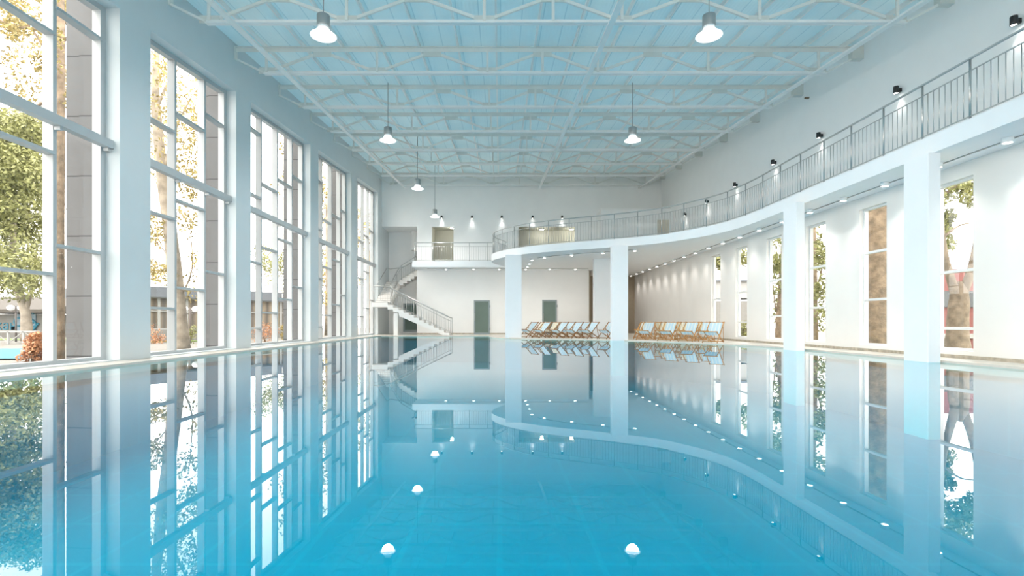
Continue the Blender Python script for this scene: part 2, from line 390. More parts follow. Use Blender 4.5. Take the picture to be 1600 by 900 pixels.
# right upper wall
mb = MB(); yz(mb, [(BACK,SOF),(FARY,SOF),(FARY,roofz(FARY)),(BACK,roofz(BACK))], XR, XR+.3); struct('wall_right_upper', mb, 'wall_paint_lit')
# right lower wall with slot windows
RW = [(10.76,11.76),(13.17,14.16),(15.64,16.64),(18.10,19.10),(20.62,21.62),(23.10,24.10)]
WZ0, WZ1, XRO = .25, 3.97, 10.16
mb = MB(); prev = BACK
for a, b in RW:
    yz(mb, [(prev,-.2),(a,-.2),(a,SOF),(prev,SOF)], XRL, XRO)
    yz(mb, [(a,-.2),(b,-.2),(b,WZ0),(a,WZ0)], XRL, XRO); yz(mb, [(a,WZ1),(b,WZ1),(b,SOF),(a,SOF)], XRL, XRO)
    prev = b
yz(mb, [(prev,-.2),(38,-.2),(38,SOF),(prev,SOF)], XRL, XRO)
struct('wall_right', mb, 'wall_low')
mb = MB(); mb.box(XRL-.015, XRL, BACK, 37.6, DECK, DECK+.075); struct('baseboard_right', mb, 'skirting')
RMU = [(1.13,-.13),(1.9,.62),(1.76,.47),(1.55,.24),(1.27,.02),(1.08,-.1)]
for i, ((a, b), mu) in enumerate(zip(RW, RMU)):
    fr = MB(); X0, X1 = XRL+.10, XRL+.20
    for (p, q, r, s) in ((a,a+.06,WZ0,WZ1),(b-.06,b,WZ0,WZ1),(a+.06,b-.06,WZ0,WZ0+.05),(a+.06,b-.06,WZ1-.05,WZ1)): fr.box(X0,X1,p,q,r,s)
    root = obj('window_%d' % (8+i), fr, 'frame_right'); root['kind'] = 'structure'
    for h in mu:
        mm = MB(); mm.box(X0-.015,X1-.01,a+.06,b-.06,CZ+h-.03,CZ+h+.03); obj('muntin', mm, 'frame_right', root)
    g = MB(); g.add([(X0+.06,a,WZ0),(X0+.06,b,WZ0),(X0+.06,b,WZ1),(X0+.06,a,WZ1)], [(0,1,2,3)]); obj('pane', g, 'glass', root)
# far wall
TOPZ = 7.16
mb = MB(); RT = roofz(FARY)
def fw(xa, xb, za, zb): mb.box(xa, xb, FARY, FARY+.3, za, zb)
fw(XLO, XR+.3, TOPZ, RT)
fw(-5.44,-4.48,0,TOPZ); fw(-3.04,1.22,0,TOPZ); fw(4.95,5.85,0,TOPZ); fw(5.85,XR+.3,SLAB,TOPZ)
fw(-4.48,-3.04,0,SLAB); fw(1.22,4.95,0,SLAB)
struct('wall_far', mb, 'wall_paint_lit')
mb = MB(); mb.box(-5.44,5.85,FARY-.015,FARY,DECK,DECK+.09); struct('baseboard_far', mb, 'skirting')
# stair hall and upper corridor shells
mb = MB(); mb.box(XLO,-5.3,35.8,36.0,-.1,TOPZ+.3); mb.box(XLO,-5.44,33.9,35.8,TOPZ,TOPZ+.2); mb.box(-5.44,-5.3,33.9,35.8,-.1,TOPZ); mb.box(-6.12,-5.44,35.3,35.8,SLAB+1.2,TOPZ)
struct('wall_stair_hall', mb, 'wall_paint_lit')
mb = MB(); mb.box(-5.3,5.4,35.6,35.8,SLAB-.2,TOPZ+.2); mb.box(-5.3,5.4,33.9,35.8,TOPZ+.1,TOPZ+.2); mb.box(-5.3,5.4,33.9,35.8,SLAB-.2,SLAB); mb.box(-4.62,-4.48,33.9,35.6,SLAB,TOPZ+.1); mb.box(5.2,5.4,33.9,35.6,SLAB,TOPZ+.1); mb.box(-.2,0,33.9,35.6,SLAB,TOPZ+.1)
struct('wall_corridor', mb, 'olive')
# alcove behind the chairs
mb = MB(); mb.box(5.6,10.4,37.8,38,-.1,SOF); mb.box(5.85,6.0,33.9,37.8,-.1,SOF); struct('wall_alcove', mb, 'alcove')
# back wall behind the camera
mb = MB(); mb.box(XLO,XR+.3,BACK-.3,BACK,-1.6,.3); mb.box(XLO,XR+.3,BACK-.3,BACK,roofz(BACK)-.5,roofz(BACK))
for x in (-4.6,-1.0,2.6,6.2): mb.box(x-.15,x+.15,BACK-.25,BACK-.05,.3,roofz(BACK)-.5)
struct('wall_back', mb, 'wall_paint_dim')
g = MB(); g.add([(XLO,BACK-.15,.3),(XR+.3,BACK-.15,.3),(XR+.3,BACK-.15,roofz(BACK)-.5),(XLO,BACK-.15,roofz(BACK)-.5)], [(0,1,2,3)]); struct('window_14', g, 'glass')  # unseen glazing, added to let more daylight in from behind
# raised room volume on the gallery
mb = MB(); zb = CZ+7.06; mb.box(6.28,10.6,31.7,FARY,SLAB,zb); struct('wall_gallery_room', mb, 'wall_paint_lit')
mb = MB(); mb.box(9.75,10.45,31.66,31.7,SLAB,SLAB+2.55); struct('door_4', mb, 'beige_dark')

# balcony slab
poly = [(p.x,p.y) for p in FAS]+[(-5.42,31.65),(-5.42,FARY),(5.85,FARY),(5.85,37.8),(XRO,37.8),(XRO,FARY),(XR,FARY),(XR,BACK)]
mb = MB(); mb.prism([(x,y,SOF) for x,y in poly], (0,0,SLAB-SOF)); struct('balcony_slab', mb, 'slab_paint')

# columns
def column(x0,x1,y0,y1,z0,label,rot=0,m='column_paint'):
    b = MB(); bv = .012
    P = [(x0+bv,y0),(x1-bv,y0),(x1,y0+bv),(x1,y1-bv),(x1-bv,y1),(x0+bv,y1),(x0,y1-bv),(x0,y0+bv)]
    if rot:
        cx, cy = (x0+x1)/2, (y0+y1)/2; P = [(cx+(x-cx)*math.cos(rot)-(y-cy)*math.sin(rot), cy+(x-cx)*math.sin(rot)+(y-cy)*math.cos(rot)) for x, y in P]
    b.prism([(x,y,z0) for x,y in P], (0,0,SOF-z0)); o = obj('column', b, m)
    tag(o, label, 'column', 'white columns carrying the balcony'); return o
column(8.64,8.90,10.33,10.96,-1.5,'nearest white rectangular column rising from the water by the right wall windows')
column(8.42,8.66,14.55,15.22,-1.5,'white rectangular column rising from the water, second from camera')
column(4.99,5.70,22.75,23.15,-1.5,'tall white column at the pool edge between two groups of deck chairs')
column(.28,1.10,25.85,26.25,DECK,'wide white column under the curved balcony nose, left of the deck chairs')
column(5.05,5.95,27.4,27.8,DECK,'white column standing on the deck behind the deck chairs')

# doors of the far wall
def far_door(k, x0, x1, ztop, hinge=1):
    fr = MB(); y0, y1 = FARY-.05, FARY
    for a in ((x0,x0+.09,DECK,ztop),(x1-.09,x1,DECK,ztop),(x0+.09,x1-.09,ztop-.09,ztop),(x0+.09,x1-.09,DECK,DECK+.12)): fr.box(a[0],a[1],y0,y1,a[2],a[3])
    r = obj('door_%d' % k, fr, 'door_frame'); r['kind'] = 'structure'
    g = MB(); g.box(x0+.09,x1-.09,y0+.02,y1,DECK+.12,ztop-.09); obj('door_glass', g, 'door_glass', r)
    h = MB(); h.tube([(x0+.07,y0-.002,1.0),(x0+.07,y0-.05,1.0),(x0+.07,y0-.05,1.45),(x0+.07,y0-.002,1.45)], .018, 8); obj('handle', h, 'inox', r)
    for z in (DECK+.35, ztop-.4):
        h = MB(); h.tube([(x1+.01,y0-.01,z-.08),(x1+.01,y0-.01,z+.08)], .022, 8); obj('hinge', h, 'door_frame', r)
far_door(1, -1.70, -.66, DECK+2.24); far_door(2, 2.78, 3.74, DECK+2.26)
fr = MB(); x0, x1, z0, z1 = -6.75, -5.6, .22, 2.2
for a in ((x0,x0+.13,z0,z1),(x1-.13,x1,z0,z1),(x0+.13,x1-.13,z1-.12,z1),(x0+.13,x1-.13,z0,z0+.14)): fr.box(a[0],a[1],35.74,35.8,a[2],a[3])
r = obj('door_3', fr, 'door_frame'); r['kind'] = 'structure'
g = MB(); g.box(x0+.13,x1-.13,35.77,35.8,z0+.14,z1-.12); obj('door_glass', g, 'door_glass', r)

# ================================================================== ROOF STEEL
BN = [-6.83+3.232*k for k in range(6)]; TN = [(BN[k]+BN[k+1])/2 for k in range(5)]
for ti in range(8):
    Y = 12.05+2.97*ti; cb = chordz(Y); ct = cb+.075; tb = roofz(Y)-.24; tt = roofz(Y)-.11
    t = thing('roof_truss', '%s white steel roof truss counted from the camera' % (ORD[ti] if ti else 'nearest'), 'truss', (XL,Y,cb), 'white steel roof trusses')
    b = MB(); b.box(BN[0]-.08,BN[-1]+.22,Y-.07,Y-.0,cb,cb+.02); b.box(BN[0]-.08,BN[-1]+.22,Y-.02,Y+.0,cb+.025,ct+.02); b.box(BN[0]-.08,BN[-1]+.22,Y+.02,Y+.07,cb,cb+.02); obj('bottom_chord', b, 'purlin_white', t)
    b = MB(); b.box(XL+.02,XR-.02,Y-.08,Y-.01,tt-.02,tt); b.box(XL+.02,XR-.02,Y-.02,Y,tb,tt-.02); obj('top_chord', b, 'steel_white', t)
    for xa, xb, sg in ((BN[0]-.08,XL+.02,1),(BN[-1]+.22,XR-.3,-1)):
        b = MB(); b.bar((xa,Y-.03,cb+.04),(xb,Y-.03,tb-.22),.07,.05); obj('end_brace', b, 'steel_white', t)
    b = MB(); b.box(XR-.34,XR,Y-.12,Y+.06,tb-.25,tt); obj('bearing_box', b, 'gusset_grey', t)
    b = MB(); b.box(XL,XL+.03,Y-.09,Y+.06,tb-.25,tt); obj('bearing_plate', b, 'steel_white', t)
    for x in BN:
        b = MB(); b.box(x-.24,x+.24,Y-.012,Y+.012,cb+.025,cb+.2); obj('gusset_plate', b, 'gusset_grey', t)
        b = MB(); b.box(x-.035,x+.035,Y-.05,Y-.015,ct,tb); obj('vertical_strut', b, 'steel_white', t)
    for x in TN:
        b = MB(); b.box(x-.27,x+.27,Y-.012,Y+.012,tb-.14,tt); obj('gusset_plate', b, 'gusset_grey', t)
    b = MB(); b.box(TN[2]-.035,TN[2]+.035,Y-.05,Y-.015,ct,tb); obj('vertical_strut', b, 'steel_white', t)
    for k in range(5):
        for xa, xb in ((BN[k]+.12,TN[k]-.14),(BN[k+1]-.12,TN[k]+.14)):
            b = MB(); b.bar((xa,Y+.02,cb+.12),(xb,Y+.02,tb-.04),.05,.072); obj('diagonal_brace', b, 'steel_white', t)
for k in range(16):
    x = -6.88+1.13*k
    b = MB(); ya, yb = 5.5, FARY
    for zz, hh, ww, xo in ((-.01,.118,.05,0),):
        za, zb2 = roofz(ya)-.11+zz, roofz(yb)-.11+zz
        b.hexa([(x+xo-ww/2,ya,za),(x+xo+ww/2,ya,za),(x+xo+ww/2,yb,zb2),(x+xo-ww/2,yb,zb2)], [(x+xo-ww/2,ya,za+hh),(x+xo+ww/2,ya,za+hh),(x+xo+ww/2,yb,zb2+hh),(x+xo-ww/2,yb,zb2+hh)])
    o = obj('roof_purlin', b, 'purlin_white'); tag(o, 'long white roof purlin under the blue ceiling, %s from the left wall' % ORL[k], 'purlin', 'white purlins under the blue ceiling')
for x, l in ((-6.22,'left'),(2.6,'middle'),(9.14,'right')):
    b = MB(); ya, yb = 5.5, FARY; xe = x+(.06 if x<0 else -.06)
    za, zb2 = chordz(ya)-.005, chordz(yb)-.005
    b.hexa([(x-.07,ya,za-.05),(x+.07,ya,za-.05),(x+.07,yb,zb2-.05),(x-.07,yb,zb2-.05)], [(x-.07,ya,za),(x+.07,ya,za),(x+.07,yb,zb2),(x-.07,yb,zb2)])
    o = obj('tie_beam', b, 'purlin_white'); tag(o, '%s long white tie beam running under the roof trusses' % l, 'beam', 'white tie beams below the trusses')

# ================================================================== LIGHT FITTINGS
def make_pendant(loc, label):
    t = thing('pendant_lamp', label, 'lamp', loc, 'bell shaped pendant lamps'); x, y, z = loc
    b = MB(); b.lathe([(.001,.47),(.10,.47),(.135,.455),(.14,.44),(.14,.22),(.13,.2),(.001,.2)], 24, loc); obj('housing', b, 'lamp_grey', t)
    b = MB(); b.lathe([(.125,.2),(.115,.17),(.13,.15),(.12,.14)], 24, loc); obj('neck', b, 'lamp_white', t)
    b = MB(); b.lathe([(.12,.165),(.165,.10),(.21,.05),(.27,.012),(.285,0),(.275,.004),(.20,.045),(.15,.09),(.12,.14)], 28, loc); obj('lamp_shade', b, 'lamp_glass', t)
    b = MB(); b.disc((x,y,z+.012), .255, 28); obj('diffuser', b, 'lamp_glow', t)
    zt = roofz(y)-.1
    b = MB(); b.tube([(x,y,z+.47),(x,y,zt)], .012, 6); obj('rod', b, 'lamp_grey', t)
    l = bpy.data.lights.new('lamp_bulb','SPOT'); l.energy = 300; l.spot_size = math.radians(170); l.spot_blend = .6; l.shadow_soft_size = .2; l.color = (1,.97,.93)
    o = bpy.data.objects.new('lamp_bulb', l); COL.objects.link(o); o.parent = t; o.location = (0,0,-.02)
    return t
LY = [11.26,17.75,24.15,30.6]
for i, y in enumerate(LY): make_pendant((-3.88,y,CZ+6.3), '%s bell shaped pendant lamp in the row near the left windows' % ORD[i])
for i, y in enumerate(LY[:2]): make_pendant((4.6,y,CZ+6.3), '%s bell shaped pendant lamp hanging on the right side above the pool' % ('nearer' if i==0 else 'farther'))

# black wall spots
def wall_spot(loc, nx, ny, label):
    t = thing('wall_light', label, 'wall light', loc, 'small black wall lights'); x, y, z = loc
    b = MB(); b.lathe([(.001,.10),(.06,.10),(.065,.09),(.065,-.08),(.06,-.085),(.052,-.085),(.052,-.06),(.001,-.06)], 16, (x+nx*.13,y+ny*.13,z)); obj('housing', b, 'black', t)
    b = MB()
    if nx: b.box(min(x,x+nx*.09),max(x,x+nx*.09),y-.035,y+.035,z-.05,z+.05)
    else: b.box(x-.035,x+.035,min(y,y+ny*.09),max(y,y+ny*.09),z-.05,z+.05)
    obj('bracket', b, 'black', t)
    b = MB(); b.disc((x+nx*.13,y+ny*.13,z-.075), .05, 14); obj('lens', b, 'spot_glow', t)
    l = bpy.data.lights.new('spot_bulb','SPOT'); l.energy = 14; l.spot_size = math.radians(75); l.spot_blend = .8; l.shadow_soft_size = .03; l.color = (1,.98,.95)
    o = bpy.data.objects.new('spot_bulb', l); COL.objects.link(o); o.parent = t; o.location = (nx*.13,ny*.13,-.1)
for i, py in enumerate((33,141,212,254,289,315,335)):
    Y = 6.14*F/(CY-py); wall_spot((XR,Y,CZ+6.14), -1, 0, 'small black cylinder light on the right upper wall, %s from camera' % ORD[i])
for i, px in enumerate((690.5,737.5,784,832,878)):
    p = at(px,340,FARY); wall_spot((p[0],FARY,p[2]), 0, -1, 'small black cylinder light on the far wall, %s from the left' % ORL[i])

# surface downlights under the balcony
def make_down(loc, label, grp):
    t = thing('downlight', label, 'downlight', loc, grp); x, y, z = loc
    b = MB(); b.lathe([(.001,.10),(.085,.10),(.09,.09),(.09,.01),(.085,0),(.075,0),(.075,.01)], 18, loc); obj('housing', b, 'lamp_white', t)
    b = MB(); b.disc((x,y,z+.004), .075, 18); obj('lens', b, 'spot_glow', t)
    l = bpy.data.lights.new('down_bulb','SPOT'); l.energy = 56; l.spot_size = math.radians(110); l.spot_blend = 1.0; l.shadow_soft_size = .1; l.color = (1,.95,.89)
    o = bpy.data.objects.new('down_bulb', l); COL.objects.link(o); o.parent = t; o.location = (0,0,-.02)
    return t
DZ = SOF-.10
for k in range(19):
    make_down((9.42, 9.5+1.515*k, DZ), 'round white downlight along the right wall under the balcony, %s from camera' % ORD[k], 'downlights along the right wall')
for k, (x, y) in enumerate(((1.72,27.5),(1.69,29.2),(1.66,30.8))): make_down((x,y,DZ), 'round white downlight in the short row behind the nose column, %s from camera' % ORD[k], 'downlights in the short cross row')
for k, x in enumerate((-3.4,-1.65,-.04,1.63,3.14,4.75)): make_down((x,32.3,DZ), 'round white downlight along the far wall under the balcony, %s from the left' % ORL[k], 'downlights along the far wall')
for k, (x, y) in enumerate(((2.3,26.5),(3.58,25.5),(4.97,24.7),(6.3,23.9))): make_down((x,y,DZ), 'round white downlight behind the curved balcony edge, %s from the left' % ORL[k], 'downlights along the curved balcony edge')
b = MB(); b.tube([(9.53,BACK+.2,SOF-.014),(9.53,37,SOF-.014)], .014, 6); tag(obj('lighting_conduit', b, 'inox'), 'thin straight conduit linking the downlights along the right wall', 'conduit')
b = MB(); b.tube([(-4.6,32.41,SOF-.014),(5.6,32.41,SOF-.014)], .014, 6); tag(obj('lighting_conduit', b, 'inox'), 'thin straight conduit linking the downlights along the far wall', 'conduit')
b = MB(); b.tube([Vector((p.x+.07,p.y+.09,SOF-.014)) for p in crom([(1.92,27.0),(2.3,26.5),(3.58,25.5),(4.97,24.7),(6.3,23.9)],5)], .014, 6); tag(obj('lighting_conduit', b, 'inox'), 'thin curved conduit linking the downlights behind the balcony edge', 'conduit')
# corridor ceiling lights
for k, (x, y, l) in enumerate(((-3.2,34.4,'round ceiling light in the small upper doorway corridor'),(2.85,34.8,'round ceiling light in the wide upper corridor opening, left one'),(4.86,34.8,'round ceiling light in the wide upper corridor opening, right one'))):
    z = TOPZ+.02 if x > -5 else TOPZ-.08; t = thing('ceiling_light', l, 'ceiling light', (x,y,z), 'round corridor ceiling lights')
    b = MB(); b.lathe([(.001,.08),(.15,.08),(.17,.03),(.165,0),(.15,0)], 18, (x,y,z)); obj('rim', b, 'lamp_white', t)
    b = MB(); b.disc((x,y,z+.003), .15, 18); obj('diffuser', b, 'spot_glow', t)
    li = bpy.data.lights.new('ceiling_bulb','POINT'); li.energy = 12; li.shadow_soft_size = .1; li.color = (1,.95,.85)
    o = bpy.data.objects.new('ceiling_bulb', li); COL.objects.link(o); o.parent = t; o.location = (0,0,-.12)

# ================================================================== RAILINGS
def resample(P, step):
    out = [P[0].copy()]; acc = 0
    L = [0]
    for i in range(1,len(P)): L.append(L[-1]+(P[i]-P[i-1]).length)
    n = int(L[-1]/step); j = 0; res = []
    for k in range(n+1):
        s = k*step
        while j < len(P)-2 and L[j+1] < s: j += 1
        t = (s-L[j])/max(1e-9, L[j+1]-L[j]); res.append(P[j].lerp(P[j+1], t))
    return res
def inset(P, w):
    out = []
    for i, p in enumerate(P):
        d = (P[min(i+1,len(P)-1)]-P[max(i-1,0)]).normalized(); out.append(p+Vector((d.y,-d.x))*w)
    return out
RT_, RM_, RB_ = CZ+4.95, CZ+4.72, CZ+3.87
def railing(root, P, step, nb, m, max_b=100):
    path = resample(P, .27)
    if (path[-1]-P[-1]).length > .02: path.append(P[-1])
    for nm, z, r in (('handrail',RT_,.024),('mid_rail',RM_,.013),('bottom_rail',RB_,.013)):
        b = MB(); b.tube([(p.x,p.y,z) for p in path], r, 8); obj(nm, b, m, root)
    posts = resample(P, step); bal = resample(P, step/(nb+1))
    for p in posts:
        b = MB(); b.tube([(p.x,p.y,SLAB-.0),(p.x,p.y,RT_)], .02, 8); b.lathe([(.001,.012),(.04,.012),(.042,0)], 12, (p.x,p.y,SLAB)); obj('post', b, m, root)
    bs = [p for i, p in enumerate(bal) if i % (nb+1)]
    bs.sort(key=lambda p: p.y if abs(p.x) < 1.02*p.y else 99)
    rest = MB()
    for i, p in enumerate(bs):
        b = MB() if i < max_b else rest
        b.tube([(p.x,p.y,RB_),(p.x,p.y,RM_)], .0075, 6)
        if i < max_b: obj('baluster', b, m, root)
    if rest.v: o = obj('baluster', rest, m, root); o['kind'] = 'stuff'; o['label'] = 'distant thin balusters of the railing'
i0 = 1
P = [Vector((8.75,9.59-1.08*4))]+[p for p in FAS if p.y > 6]
root = thing('balcony_railing', 'long stainless steel railing following the curved balcony edge', 'railing', (8.81,10,SLAB))
railing(root, inset(P, .07), 1.083, 7, 'inox')
root = thing('balcony_railing', 'short straight steel railing on the far balcony beside the stair top', 'railing', (-3,31.72,SLAB))
railing(root, [Vector((-5.28,31.72)), Vector((-.33,31.72))], 1.13, 7, 'inox')

# ================================================================== STAIRCASE
ST = thing('staircase', 'white quarter turning staircase with grey treads and steel balustrade beside left windows', 'stairs', (-3.05,31.4,DECK))
RZ, TR = .1525, .305
ya, yb = 30.85, 31.85
cx, cy, ri, ro = -6.1, 32.25, .40, 1.40
flight = MB()
prof = [(-3.05,DECK)]
for k in range(10):
    x = -3.05-TR*k; prof += [(x,DECK+RZ*(k+1)),(x-TR,DECK+RZ*(k+1))]
xe = -3.05-TR*10; ze = DECK+RZ*10
prof += [(xe,ze-.34),(-3.05-TR*1.2,DECK)]
flight.prism([(x,ya,z) for x, z in prof], (0,yb-ya,0)); obj('flight', flight, 'stair_white', ST)
steps = []      # (corner quad ccw from above, z of tread)
z = ze
def arcp(cx, cy, r, a): return (cx-r*math.sin(a), cy-r*math.cos(a))
XO, XI, YB0, YB1 = XL+.03, -6.80, 34.70, 35.72
x = xe
for k in range(2): z += RZ; steps.append(([(x-.33,ya),(x,ya),(x,yb),(x-.33,yb)], z)); x -= .33
z += RZ; steps.append(([(XO,ya),(x,ya),(x,yb),(XO,yb)], z)); LAND = z
y = yb; ty = (YB0-yb)/9
for k in range(9): z += RZ; steps.append(([(XO,y),(XI,y),(XI,y+ty),(XO,y+ty)], z)); y += ty
z += RZ; steps.append(([(XO,YB0),(XI,YB0),(XI,YB1),(XO,YB1)], z)); LAND2 = z
x = XI
for k in range(5): z += RZ; steps.append(([(x,YB0),(x+.25,YB0),(x+.25,YB1),(x,YB1)], z)); x += .25
wind = MB()
for i_, (q, zt) in enumerate(steps): wind.hexa([(a_,b_,zt-(.27 if i_ < 3 else .36)) for a_, b_ in q], [(a_,b_,zt) for a_, b_ in q])
obj('winding_flight', wind, 'stair_white', ST)
for k in range(10):
    x = -3.05-TR*k; b = MB(); b.box(x-TR, x+.02, ya+.02, yb-.02, DECK+RZ*(k+1), DECK+RZ*(k+1)+.025); obj('tread', b, 'tread', ST)
for q, zt in steps:
    mx_, my_ = sum(p[0] for p in q)/4, sum(p[1] for p in q)/4
    q = [(mx_+(p[0]-mx_)*.97, my_+(p[1]-my_)*.97) for p in q]
    b = MB(); b.hexa([(p[0],p[1],zt) for p in q], [(p[0],p[1],zt+.025) for p in q]); obj('tread', b, 'tread', ST)
b = MB(); b.box(-6.42,-6.16,30.88,31.14,DECK,1.42); obj('support_pillar', b, 'stair_white', ST)
def balustrade(V, every, bal=True, skip_first=False):
    V = [Vector(p) for p in V]
    rail = obj('balustrade', MB().tube([v+Vector((0,0,1.0)) for v in V], .024, 8), 'inox', ST)
    obj('mid_rail', MB().tube([v+Vector((0,0,.80)) for v in V], .011, 6), 'inox', rail)
    if bal: obj('bottom_rail', MB().tube([v+Vector((0,0,.12)) for v in V], .011, 6), 'inox', rail)
    for i in range(0, len(V), every):
        obj('post', MB().tube([V[i]-Vector((0,0,.10)), V[i]+Vector((0,0,1.0))], .02, 8), 'inox', rail)
    if bal:
        for i in range(0, len(V)-1):
            for t in (.0,.5):
                if i % every == 0 and t == 0: continue
                q = V[i].lerp(V[i+1], t); obj('baluster', MB().tube([q+Vector((0,0,.12)), q+Vector((0,0,.80))], .0075, 6), 'inox', rail)
f1 = [(-2.95, DECK+.05)]+[(-3.05-TR*(k-.5), DECK+RZ*k) for k in range(1,11)]
oy = ya+.06; iy = yb-.06
balustrade([(x,oy,z) for x, z in f1]+[(xe-.17,oy,ze+RZ),(xe-.5,oy,ze+2*RZ),(xe-.83,oy,LAND-.03),(xe-1.1,oy,LAND),(XO+.12,oy,LAND)], 3)
ix = XI+.06
balustrade([(x,iy,z) for x, z in f1]+[(xe-.17,iy,ze+RZ),(xe-.5,iy,ze+2*RZ),(ix,iy+.02,LAND)]+[(ix-.12,yb+ty*(k+.5),LAND+RZ*(k+1)) for k in range(9)]+[(ix-.06,YB0+.05,LAND2)]+[(XI+.25*(k+.5),YB0+.06,LAND2+RZ*(k+1)) for k in range(5)], 4)
V = [Vector(p) for p in [(XO+.06,yb,LAND+.15),(XO+.06,YB0,LAND2),(XO+.1,YB1-.1,LAND2+.05),(XI,YB1-.06,LAND2+.15),(XI+1.25,YB1-.06,LAND2+RZ*5)]]
obj('wall_handrail', MB().tube([v+Vector((0,0,.95)) for v in V], .024, 8), 'inox', ST)

# ================================================================== DECK CHAIRS
def make_chair(label, cv, wd='wood'):
    t = thing('deck_chair', label, 'deck chair', (0,0,0), 'deck chairs beside the pool'); W = .27
    for s in (-1, 1):
        obj('frame_rail', MB().bar((-.40,s*W,.79),(.46,s*W,.0),.024,.036), wd, t)
        obj('leg', MB().bar((.40,s*(W-.04),.42),(-.46,s*(W-.04),.0),.024,.036), wd, t)
        obj('prop_strut', MB().bar((-.17,s*(W+.03),.58),(-.36,s*(W-.01),.06),.018,.028), wd, t)
    obj('head_bar', MB().tube([(-.39,-W-.02,.775),(-.39,W+.02,.775)], .018, 8), wd, t)
    obj('seat_bar', MB().tube([(.39,-W,.415),(.39,W,.415)], .018, 8), wd, t)
    obj('foot_bar', MB().tube([(.40,-W,.055),(.40,W,.055)], .015, 8), wd, t)
    obj('rear_bar', MB().tube([(-.40,-W,.04),(-.40,W,.04)], .015, 8), wd, t)
    pr = crom([(-.39,.80),(-.27,.62),(-.10,.40),(.08,.29),(.25,.31),(.39,.435)], 4); b = MB(); n = len(pr)
    vs = []
    for j in (-1,-.5,0,.5,1):
        for p in pr: vs.append((p.x, j*(W-.065), p.y-.012*(1-j*j)))
    b.add(vs, [(r*n+i, r*n+i+1, (r+1)*n+i+1, (r+1)*n+i) for r in range(4) for i in range(n-1)], True)
    obj('canvas_sling', b, cv, t)
    return t
protos = {(c, w): make_chair('x', 'canvas_blue' if c == 'b' else 'canvas_beige', w) for c in 'by' for w in ('wood','wood_backlit')}
used = set()
def put(px, Y, th, cv, label):
    loc = ((px-CX)*Y/F, Y, DECK+.012); rz = PI+math.radians(th); key = (cv, 'wood_backlit' if px < 958 else 'wood'); pr = protos[key]
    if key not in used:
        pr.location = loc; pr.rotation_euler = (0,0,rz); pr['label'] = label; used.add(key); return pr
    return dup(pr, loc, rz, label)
def CL(cv): return 'blue striped' if cv == 'b' else 'beige striped'
for i, (px, Y, th, cv) in enumerate(((827,26.2,38,'b'),(847,25.7,38,'b'),(874,25.2,38,'b'),(897,24.75,38,'b'),(921,24.4,38,'b'),(950,23.95,40,'b'))):
    put(px, Y, th, cv, '%s deck chair, front row left of the poolside column, %s from left' % (CL(cv), ORL[i]))
for i, (px, Y, th, cv) in enumerate(((842,27.5,38,'y'),(861,27.0,38,'y'),(885,26.5,38,'b'),(909,26.1,38,'b'))):
    put(px, Y, th, cv, '%s deck chair, second row left of the poolside column, %s from left' % (CL(cv), ORL[i]))
for i, (px, Y, th, cv) in enumerate(((1010,22.5,50,'b'),(1044,21.55,50,'b'),(1077,20.65,50,'b'),(1115,19.6,50,'b'))):
    put(px, Y, th, cv, '%s deck chair, front row right of the poolside column, %s from left' % (CL(cv), ORL[i]))
for i, (px, Y, th, cv) in enumerate(((1005,24.05,50,'y'),(1037,23.1,50,'y'),(1068.5,22.2,50,'y'),(1102,21.2,50,'b'))):
    put(px, Y, th, cv, '%s deck chair, second row right of the poolside column, %s from left' % (CL(cv), ORL[i]))
for i, (px, Y, th, cv) in enumerate(((1004,25.7,50,'y'),(1035,24.85,230,'y'),(1067,24.0,230,'y'),(1099,23.0,230,'y'))):
    put(px, Y, th, cv, 'wooden deck chair at the back of the right group, %s from the left' % ORL[i])

# ================================================================== OUTSIDE
GZ = -.3
g = MB()
for a in ((-90,-8.25,-30,110),(10.6,90,-30,110),(-8.25,10.6,38.2,110),(-8.25,10.6,-30,BACK-.4)): g.add([(a[0],a[2],GZ),(a[1],a[2],GZ),(a[1],a[3],GZ),(a[0],a[3],GZ)], [(0,1,2,3)])
struct('ground', g, 'paving')
def lawn(pts, label):
    b = MB(); b.add([(x,y,GZ+.03) for x,y in pts], [list(range(len(pts)))]); tag(obj('lawn', b, 'grass'), label, 'grass', kind='stuff')
lawn([(-21.5,27.5),(-17.5,31.5),(-18.6,33.6),(-23,30)], 'strip of green grass in front of the grey restaurant')
lawn([(-40,33),(-27,33),(-27,36),(-40,36)], 'strip of green grass beyond the white fence')
lawn([(12,8),(30,8),(30,24),(12,24)], 'green lawn outside the right wall windows')
# outdoor pool
b = MB(); b.add([(-30,15.2,GZ+.05),(-14.8,15.8,GZ+.05),(-20.3,22.0,GZ+.05),(-34,22.0,GZ+.05)], [(0,1,2,3)]); tag(obj('outdoor_pool', b, 'out_water'), 'bright blue outdoor pool seen through the left window', 'pool', kind='stuff')
def leaf_cloud(mb, centers, n, size, spread):
    for _ in range(n):
        c = random.choice(centers)
        if len(c) == 4: s = c[3]
        else: s = spread
        while True:
            d = Vector((random.uniform(-1,1),random.uniform(-1,1),random.uniform(-1,1)))
            if d.length < 1: break
        p = Vector(c[:3])+d*s
        u = Vector((random.gauss(0,1),random.gauss(0,1),random.gauss(0,1))).normalized(); w = u.cross(Vector((random.gauss(0,1),random.gauss(0,1),random.gauss(0,1)))).normalized()
        k = size*random.uniform(.6,1.3)
        mb.add([p-u*k, p+w*k*.55, p+u*k, p-w*k*.55], [(0,1,2,3)])
